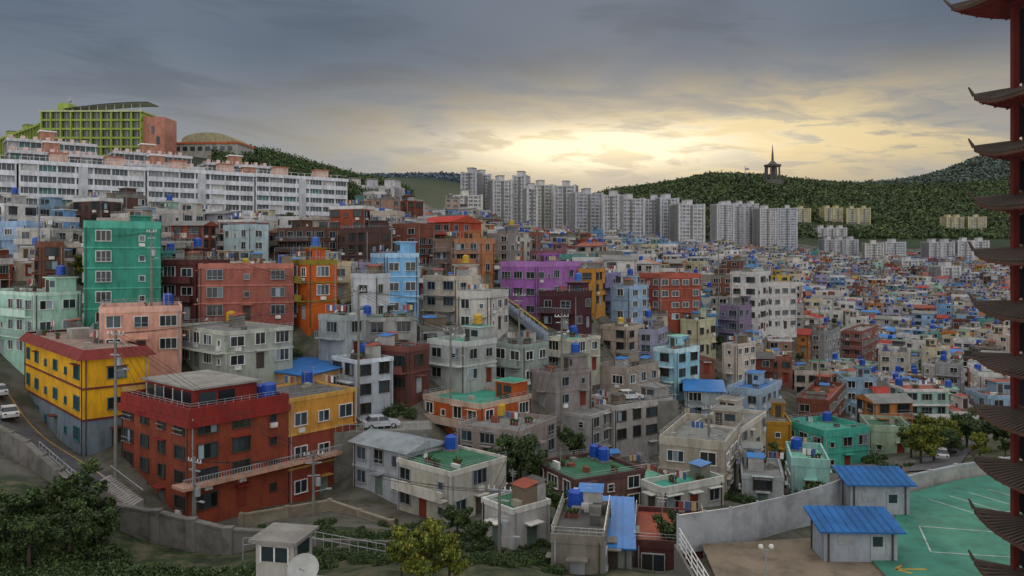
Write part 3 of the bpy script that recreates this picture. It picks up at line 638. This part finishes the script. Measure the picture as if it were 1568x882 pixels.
def railing(name,pts,h=1.1,m=METAL):
    mb=MB()
    for i in range(len(pts)-1):
        a=Vector(pts[i]);b=Vector(pts[i+1]); n=int((b-a).length/.9)
        for z in (h,h*.5): mb.tube(a+Vector((0,0,z)),b+Vector((0,0,z)),.035,.035,m,5)
        for j in range(n+1): q=a.lerp(b,j/n); mb.tube(q-Vector((0,0,1)),q+Vector((0,0,h)),.035,.035,m,5)
    mb.obj(name)
railing('metal_railing',[P(372,845,64),P(470,832,66),P(590,855,62)])
railing('metal_railing',[P(60,692,81.5),P(140,762,73.4)])
# ---------------- road
def strip(name,pts,w,m,lift,off=0,seg=14):
    P2=[Vector(q) for q in pts]; S=[]
    for i in range(len(P2)-1):
        for k in range(seg): S.append(P2[i].lerp(P2[i+1],k/seg))
    S.append(P2[-1])
    for _ in range(6): S=[S[0]]+[(S[i-1]+S[i]*2+S[i+1])/4 for i in range(1,len(S)-1)]+[S[-1]]
    rows=[]
    for i,s in enumerate(S):
        d=(S[min(i+1,len(S)-1)]-S[max(i-1,0)]); nn=Vector((-d.y,d.x)).normalized(); rows.append([s+nn*(off+w*(t/4-.5)) for t in range(5)])
    xs=[q.x for r in rows for q in r]; ysx=[q.y for r in rows for q in r]; z=tz(xs,ysx)
    v=np.c_[xs,ysx,z+lift]; ids=np.arange(len(v)).reshape(-1,5); qd=[]
    for i in range(len(rows)-1):
        for t in range(4): qd.append((ids[i,t],ids[i+1,t],ids[i+1,t+1],ids[i,t+1]))
    me=npmesh(name,v,np.array(qd)); me.materials.append(m); return addobj(name,me)
ASPH=groundmat('asphalt',[(.35,'#3c3c3e'),(.6,'#545456')],.8)
rp=[P(u,v,D)[:2] for u,v,D in ((175,765,77),(140,748,79),(82,705,85),(20,650,95),(-20,615,103),(-120,590,112))]
strip('road',rp,5.5,ASPH,.16); strip('road_marking',rp,.16,p('#c09020','marking'),.19,2.2); strip('road_marking',rp,.16,p('#c09020','marking'),.19,-2.2)
rr=[(P(u,700,D)[0],D) for u,D in ((1425,100),(1445,118),(1480,140),(1500,175))]
strip('road',rr,6,ASPH,.15)
# ---------------- deck / parking
mb=MB(); PG=p('#38806a','deckpaint',.7,.45); TAN=p('#80725f','paving',.9,.5)
pg=[(24,40),(26,57),(31,64),(36.5,72.3),(44,76.8),(53,80.5),(66,84),(80,84),(80,20),(24,20)]
mb.poly([(x,y,-22) for x,y in pg][::-1],PG)
for i in range(len(pg)): (xa,ya),(xb,yb)=pg[i],pg[(i+1)%len(pg)]; mb.poly([(xa,ya,-22),(xa,ya,-26),(xb,yb,-26),(xb,yb,-22)],CONC)
mb.obj('parking_deck')
mb=MB(); mb.poly([(12.5,36,-22.15),(24,36,-22.15),(25.95,57,-22.15),(28,62,-22.15),(14.5,60,-22.15)],TAN); mb.box(12.4,12.6,36,60,-26,-22.16,CONC); mb.obj('pavement')
mb=MB(); wm=p('#b8bcb8','marking',.9,.6); ym=p('#c09830','marking')
def line(a,b,w=.13,m=wm,z=-21.99):
    a=Vector(a);b=Vector(b);d=(b-a).normalized();nn=Vector((-d.y,d.x))*w/2; mb.poly([(*(a-nn),z),(*(b-nn),z),(*(b+nn),z),(*(a+nn),z)],m)
for i in range(11):
    t=i/8; x=37.5+t*19; y=70.5+t*8; line((x,y),(x+2.2,y-4.6))
line((39.7,65.9),(63.4,75.9))
for q in (((33,63.5),(41,61.5)),((41,61.5),(39,56.5)),((39,56.5),(31,58)),((31,58),(33,63.5))): line(*q)
for i in range(6): line((46+i*2.6,50+i*1.1),(48+i*2.6,45+i*1.1))
for a,b in (((26.8,54.8),(29,54.8)),((26.8,54.8),(27.6,55.5)),((26.8,54.8),(27.6,54.1))): line(a,b,.22,ym)
mb.obj('parking_markings')
wallpoly('deck_parapet_wall',[(34.5,72.6,-21),(36.5,73.4,-21),(44,77.6,-21),(53,81.3,-21),(66,85,-21)],5,.25,p('#a4a6a0','concrete'),METAL,3)
wallpoly('metal_panel_fence',[(12.6,59.6,-20),(17,61,-19.9),(22,63.5,-19.8),(26,66,-19.7),(31,70,-19.7)],2.8,.1,p('#a4a8ac','metal'),METAL,2.2)
mb=MB()
for i in range(13):
    x=12.6; y=38+i*1.7
    mb.tube((x,y,-22),(x,y,-20.6),.05,.05,WHITE,6)
for z in (-20.6,-21.0,-21.4,-21.8): mb.tube((12.6,38,z),(12.6,59,z),.04,.04,WHITE,6)
mb.obj('white_railing')
for nm,ul,ur,vt,vb,D,B,ghh in (('blue_roof_shed',1302,1391,741,790,66.5,2.6,.75),('blue_roof_shed',1262,1372,812,862,56.6,2.8,.75)):
    a=P(ul,vb,D); A=(ur-ul)/F*D; H=P(ul,vt,D)[2]+22.1
    mb=house(A,B,H,random.Random(3),p('#9ca4ac'),p('#2468a8','roof'),rt='shed',gh=ghh,fl=1,win=.0,band=False,balc=False)
    mb.box(A-1.9,A-.9,-.06,0,.1,2.0,METAL); mb.box(A-1.75,A-1.05,-.08,-.06,1.1,1.8,GLS[0]); mb.box(1,2.2,-.05,0,1.2,1.9,METAL)
    mb.obj(nm,(a[0],a[1],-22.1),-.04)
mb=MB(); mb.tube((0,0,0),(0,0,2.6),.06,.04,METAL,8); mb.tube((-.35,0,2.6),(.35,0,2.6),.03,.03,METAL,6)
for s in(-.35,.35):
    for k in range(4):
        t0=math.pi*k/4;t1=math.pi*(k+1)/4; mb.tube((s,0,2.6+.18-.18*math.cos(t0)),(s,0,2.6+.18-.18*math.cos(t1)),.18*math.sin(t0)+.001,.18*math.sin(t1)+.001,WHITE,10,False)
a=P(1173,890,52); mb.obj('street_lamp',(a[0],a[1],-22.15))
# booth and dish
mb=MB(); mb.box(0,2.6,0,2.6,-6,2.1,p('#b0aca4')); mb.box(-.35,2.95,-.35,2.95,2.1,2.3,p('#8c8882','concrete')); mb.box(.4,2.2,-.05,0,.9,1.8,GLS[0]); mb.box(2.6,2.65,.5,2.1,.9,1.8,GLS[0]); mb.box(.3,.4,-.09,0,.8,1.9,WHITE); mb.box(2.2,2.3,-.09,0,.8,1.9,WHITE); mb.box(1.25,1.35,-.09,0,.9,1.8,WHITE)
mb.box(-1,4.5,-1.6,-.06,-6,-.6,p('#98948c')); mb.box(2.7,4.5,0,2,-6,-.6,p('#98948c'))
a=P(392,884,50); mb.obj('guard_booth',(a[0],a[1],a[2]+.2),-.2)
mb=MB(); mb.tube((0,0,-4),(0,0,.4),.08,.08,METAL,8)
pr=[0,.35,.62,.82,.95]; 
for k in range(4): mb.tube((0,-.05-.28*(pr[k]**2),.9+.25*pr[k]**2*1),(0,-.05-.28*(pr[k+1]**2),.9+.25*pr[k+1]**2),pr[k]+.01,pr[k+1]+.01,LGFR,24,False)
mb.tube((0,-.05,.9),(0,-.95,1.35),.03,.03,METAL,6); mb.tube((0,-.95,1.3),(0,-.95,1.45),.08,.06,METAL,6)
a=P(466,896,48); mb.obj('satellite_dish',(a[0],a[1],a[2]))
# ---------------- utility poles + wires
tops=[]
def pole(u,vt,vb,D):
    x,y,z=P(u,vb,D); zt=P(u,vt,D)[2]; mb=MB(); h=zt-z; mb.tube((0,0,-3),(0,0,h),.19,.12,CONC,8)
    for k,zz_ in enumerate((h-.5,h-1.3,h-2.6)): mb.box(-1+k*.2,1-k*.2,-.06,.06,zz_,zz_+.12,METAL)
    for s in(-.9,-.45,.45,.9): mb.tube((s,0,h-.38),(s,0,h-.12),.06,.05,WHITE,6)
    mb.tube((.45,0,h-3.6),(.45,0,h-2.8),.26,.26,METAL,10); mb.tube((0,0,h-4.2),(1.4,-.3,h-3.9),.04,.04,METAL,5); mb.box(1.2,1.8,-.42,-.2,h-3.95,h-3.83,METAL)
    mb.obj('utility_pole',(x,y,z),R.uniform(-.6,.6)); tops.append(Vector((x,y,zt)))
for a in [(177,505,725,80),(549,440,660,98),(795,448,600,116),(860,480,650,108),(765,742,900,62),(298,700,800,74),(600,330,420,150),(690,500,640,104),(1100,380,470,190),(1085,620,720,100),(480,690,760,80),(1255,470,560,170),(60,330,400,140),(232,350,480,104)]: pole(*a)
mb=MB(); WB=p('#202020','wire')
for i,j in((0,5),(0,1),(1,2),(2,3),(3,4),(1,7),(7,2),(2,6),(3,9),(8,2),(9,11),(0,10),(12,13),(13,1),(5,10),(10,4)):
    for o in(-.7,.0,.7):
        a=tops[i]+Vector((o,0,-.4));b=tops[j]+Vector((o,0,-.4-.3*abs(o))); pr=None; sag=(a-b).length*.03
        for k in range(9):
            t=k/8; q=a.lerp(b,t); q.z-=sag*4*t*(1-t)
            if pr is not None: mb.tube(pr,q,.022,.022,WB,3,False)
            pr=q
mb.obj('power_lines')
# ---------------- cars
def car(x,y,z,rz,col):
    mb=MB(); body=p(col,'carpaint',.3,.12); gl=GLS[0]; w=.88
    prof=[(-2.15,.35),(-2.2,.75),(-2.05,.95),(-1.5,1.02),(1.15,.98),(2.0,.8),(2.2,.6),(2.18,.35)]
    for s in(-1,1): mb.poly([(a,s*w,b) for a,b in (prof if s<0 else prof[::-1])][::-1],body)
    for i in range(len(prof)): (a,b),(c,d)=prof[i],prof[(i+1)%len(prof)]; mb.poly([(a,-w,b),(a,w,b),(c,w,d),(c,-w,d)],body)
    q=[(-1.75,-.84,1.0),(1.05,-.84,.98),(1.05,.84,.98),(-1.75,.84,1.0)]; t=[(-1.3,-.68,1.46),(.2,-.68,1.46),(.2,.68,1.46),(-1.3,.68,1.46)]
    for i in range(4): j=(i+1)%4; mb.poly([q[i],q[j],t[j],t[i]],gl)
    mb.box(-1.36,.27,-.71,.71,1.455,1.53,body)
    for s in(-1,1):
        mb.box(-.5,-.4,s*.69,s*.8,1.0,1.47,body)
        for cxx in(-1.35,1.35): mb.tube((cxx,s*.66,.33),(cxx,s*.91,.33),.33,.33,p('#181818','tyre'),14); mb.tube((cxx,s*.9,.33),(cxx,s*.925,.33),.19,.19,METAL,10)
        mb.box(2.12,2.21,s*.55-.2,s*.55+.2,.6,.74,WHITE); mb.box(-2.2,-2.12,s*.6-.15,s*.6+.15,.7,.86,p('#801010','lamp'))
        mb.box(.75,.95,s*.88,s*1.05,.98,1.1,body)
    mb.obj('parked_car',(x,y,z),rz)
def carat(u,v,D,rz,col,z=None):
    x,y,zz_=P(u,v,D); car(x,y,T(x,y)+.17 if z is None else z,rz,col)
carat(12,640,97,2.3,'#d8dadc'); carat(-4,622,102,2.3,'#c0c4c8')
carat(1440,700,117,1.2,'#d8d8d8'); carat(1452,700,122,1.2,'#303438'); carat(1470,700,135,.9,'#c8c8c8'); carat(1462,700,128,1.0,'#8a2020')
for u,v,D,rz,col,w in ((963,612,121,.3,'#e0e0e0',7),(583,655,95,.4,'#b8bcc0',6)):
    x,y,z=P(u,v,D); mb=MB(); mb.box(-w,w,-2.5,3.5,-8,0,CONC)
    mb.box(-w,w,-2.5,-2.35,0,.15,CONC); k=-w
    while k<w: mb.box(k,k+.06,-2.45,-2.39,.15,1,METAL); k+=.8
    mb.box(-w,w,-2.45,-2.39,1,1.06,METAL)
    mb.obj('street_terrace',(x,y,z),.15); car(x,y,z,rz,col); car(x+ (4.9 if u>900 else -4.9),y+.8,z,rz,'#50545a')
mb=MB(); a=Vector(P(760,452,144)); b=Vector(P(838,512,128)); n=26
for i in range(n):
    q=a.lerp(b,i/n); mb.box(q.x-.3,q.x+.5,q.y-1.5,q.y+1.2,q.z-1.4,q.z,p('#8c98a8','concrete'))
for s in (-1.5,1.2):
    mb.tube(a+Vector((0,s,1)),b+Vector((0,s,1)),.05,.05,p('#d8b030','trim'),6)
    for i in range(0,n,2): q=a.lerp(b,i/n); mb.tube((q.x,q.y+s,q.z),(q.x,q.y+s,q.z+1),.03,.03,METAL,4)
mb.obj('outdoor_staircase')
mb=MB(); a=Vector(P(160,733,79)); b=Vector(P(210,772,75)); n=16
for i in range(n): q=a.lerp(b,i/n); mb.box(q.x-.2,q.x+.25,q.y-1.2,q.y+1.2,q.z-2,q.z,p('#94908a','concrete'))
for s in(-1.2,1.2): mb.tube(a+Vector((0,s,1)),b+Vector((0,s,1)),.04,.04,METAL,6)
mb.obj('outdoor_staircase')
# ---------------- pagoda
mb=MB(); PR=p('#6c2018','wood'); PT=p('#4c4038','rooftile'); PW=p('#5a3c2c','wood')
tiers=[8.75]+[5.35-1.86*i for i in range(15)]
cx0=18.9
for i,z in enumerate(tiers):
    hb=1.35; e=2.25 if i else 2.78
    zn=tiers[i+1]+.4 if i+1<len(tiers) else -23
    for sx in(-1,1):
        for sy in(-1,1): mb.box(sx*hb-.1,sx*hb+.1,sy*hb-.1,sy*hb+.1,zn,z,PR)
    mb.box(-hb+.15,hb-.15,-hb+.15,hb-.15,zn-.4,z,PW)
    for sx in range(3):
        mb.box(-hb+.35+sx*.85,-hb+.95+sx*.85,-hb+.1,-hb+.15,zn+.2,z-.25,GLS[0]); mb.box(-hb+.1,-hb+.15,-hb+.35+sx*.85,-hb+.95+sx*.85,zn+.2,z-.25,GLS[0])
    mb.box(-hb-.2,hb+.2,-hb-.2,hb+.2,z-.12,z+.02,PR)
    NS=10
    for sd in range(4):
        ca,sa=[(1,0),(0,1),(-1,0),(0,-1)][sd]
        def tr(a,b,c): return (a*ca-b*sa,a*sa+b*ca,c)
        def pt(s,k,dz=0):
            r=hb*.9+(e-hb*.9)*k; zz_=z+.42*max(0,1-k)**1.4+ (abs(s)**3)*.34*k*k-.02; return tr(s*r,-r,zz_+dz)
        for j in range(NS):
            s0=-1+2*j/NS;s1=-1+2*(j+1)/NS
            for k in range(3):
                k0=k/3;k1=(k+1)/3
                mb.poly([pt(s0,k1),pt(s1,k1),pt(s1,k0),pt(s0,k0)],PT); mb.poly([pt(s0,k0,-.1),pt(s1,k0,-.1),pt(s1,k1,-.1),pt(s0,k1,-.1)],PR)
            mb.poly([pt(s0,1,-.1),pt(s1,1,-.1),pt(s1,1),pt(s0,1)],PW)
            for k in range(2): ss=s0+(s1-s0)*(k+.5)/2; mb.tube(pt(ss,.0,.03),pt(ss,1,.02),.05,.05,PT,5)
            ss=(s0+s1)/2; mb.tube(pt(ss,.1,-.14),pt(ss,.96,-.14),.035,.035,PR,4)
        mb.tube(pt(-1,0,.04),pt(-1,1,.06),.08,.07,PT,6); mb.tube(pt(-1,1,.06),pt(-1,1.12,.3),.07,.03,PT,6)
mb.box(-1.6,1.6,-1.6,1.6,9.1,9.6,PT); mb.tube((0,0,9.6),(0,0,12),.9,.5,p('#b8b4b0','stone'),12)
mb.box(-2.2,2.2,-2.2,2.2,-26,-21.8,CONC)
mb.obj('pagoda',(cx0,26,0),0)
# ---------------- world
w=bpy.data.worlds.new('World'); scene.world=w; w.use_nodes=True; nt=w.node_tree; N=nt.nodes; L=nt.links; N.clear()
def M(op,*a,clamp=False):
    n=N.new('ShaderNodeMath'); n.operation=op; n.use_clamp=clamp
    for i,v in enumerate(a):
        if isinstance(v,(int,float)): n.inputs[i].default_value=v
        else: L.new(v,n.inputs[i])
    return n.outputs[0]
def SS(v,a,b):
    n=N.new('ShaderNodeMapRange'); n.interpolation_type='SMOOTHSTEP'; n.inputs[1].default_value=a; n.inputs[2].default_value=b; L.new(v,n.inputs[0]); return n.outputs[0]
def MIX(f,a,b):
    n=N.new('ShaderNodeMix'); n.data_type='RGBA'; L.new(f,n.inputs[0])
    for k,v in((6,a),(7,b)):
        if isinstance(v,tuple): n.inputs[k].default_value=(*v,1)
        else: L.new(v,n.inputs[k])
    return n.outputs[2]
tc=N.new('ShaderNodeTexCoord'); sp=N.new('ShaderNodeSeparateXYZ'); L.new(tc.outputs['Generated'],sp.inputs[0]); x,y,z=sp.outputs
az=M('ARCTAN2',x,y); el=M('ARCSINE',z)
cb=N.new('ShaderNodeCombineXYZ'); L.new(M('MULTIPLY',az,2.6),cb.inputs[0]); L.new(M('MULTIPLY',M('ADD',el,M('MULTIPLY',az,.06)),13.),cb.inputs[1])
def noise(sc,det,dist=0,vec=None,rough=.55):
    n=N.new('ShaderNodeTexNoise'); n.inputs['Scale'].default_value=sc; n.inputs['Detail'].default_value=det; n.inputs['Distortion'].default_value=dist; n.inputs['Roughness'].default_value=rough; L.new(vec or cb.outputs[0],n.inputs[0]); return n.outputs[0]
n1=noise(1.5,6,.6,None,.58); n2=noise(4.5,6,.5,None,.6); n3=noise(1.6,4,.3,tc.outputs['Generated'])
def gauss(a0,e0,wa,we):
    p1=M('POWER',M('ABSOLUTE',M('DIVIDE',M('SUBTRACT',az,a0),wa)),2); p2=M('POWER',M('ABSOLUTE',M('DIVIDE',M('SUBTRACT',el,e0),we)),2); return M('EXPONENT',M('MULTIPLY',M('ADD',p1,p2),-1))
base=MIX(SS(el,.07,.27),(.30,.32,.36),(.10,.135,.19))
base=MIX(M('MULTIPLY',SS(n3,.4,.65),.35),base,(.23,.27,.33))
base=MIX(M('MULTIPLY',SS(n1,.45,.65),.5),base,(.08,.105,.145))
g2=gauss(.28,.14,.42,.060); f2=M('MULTIPLY',g2,M('ADD',.35,M('MULTIPLY',SS(n1,.35,.6),.8)),clamp=True)
col=MIX(f2,base,(.84,.66,.36))
col=MIX(M('MULTIPLY',M('MULTIPLY',g2,SS(n2,.48,.60)),.7),col,(.22,.25,.29))
g1=gauss(.12,.135,.18,.028); f1=M('MULTIPLY',g1,M('ADD',.5,M('MULTIPLY',SS(n2,.38,.55),.9)),clamp=True)
col=MIX(f1,col,(1.2,1.05,.74))
sky_fill=M('MAXIMUM',SS(el,.42,1.0),M('MULTIPLY',SS(M('MULTIPLY',y,-1),-.15,.5),.9))  # added brightness: unseen sky overhead and behind camera, to light the facades
col=MIX(sky_fill,col,(1.20,1.19,1.20))
bg=N.new('ShaderNodeBackground'); L.new(col,bg.inputs[0]); bg.inputs[1].default_value=1.0
sky=N.new('ShaderNodeTexSky'); sky.sky_type='NISHITA'; sky.sun_disc=False; sky.sun_elevation=math.radians(9); sky.sun_rotation=math.radians(7)
b2=N.new('ShaderNodeBackground'); L.new(sky.outputs[0],b2.inputs[0]); b2.inputs[1].default_value=.05
ms=N.new('ShaderNodeMixShader'); ms.inputs[0].default_value=.94; L.new(b2.outputs[0],ms.inputs[1]); L.new(bg.outputs[0],ms.inputs[2])
o=N.new('ShaderNodeOutputWorld'); L.new(ms.outputs[0],o.inputs[0])
ld=bpy.data.lights.new('sun','SUN'); ld.energy=1.2; ld.angle=math.radians(12); ld.color=(1,.82,.58); lo=bpy.data.objects.new('sun',ld); scene.collection.objects.link(lo)
sd=Vector((math.sin(math.radians(7))*math.cos(math.radians(9)),math.cos(math.radians(7))*math.cos(math.radians(9)),math.sin(math.radians(9))))
lo.rotation_euler=sd.to_track_quat('Z','Y').to_euler()
cd=bpy.data.cameras.new('camera'); cam=bpy.data.objects.new('camera',cd); scene.collection.objects.link(cam); scene.camera=cam
cam.location=(0,0,0); cam.rotation_euler=(math.radians(90),0,0); cd.sensor_width=36; cd.lens=36*F/1568; cd.shift_y=-(441-V0)/1568; cd.clip_end=20000; cd.clip_start=.5
scene.view_settings.view_transform='Standard'; scene.view_settings.look='None'; scene.view_settings.exposure=0
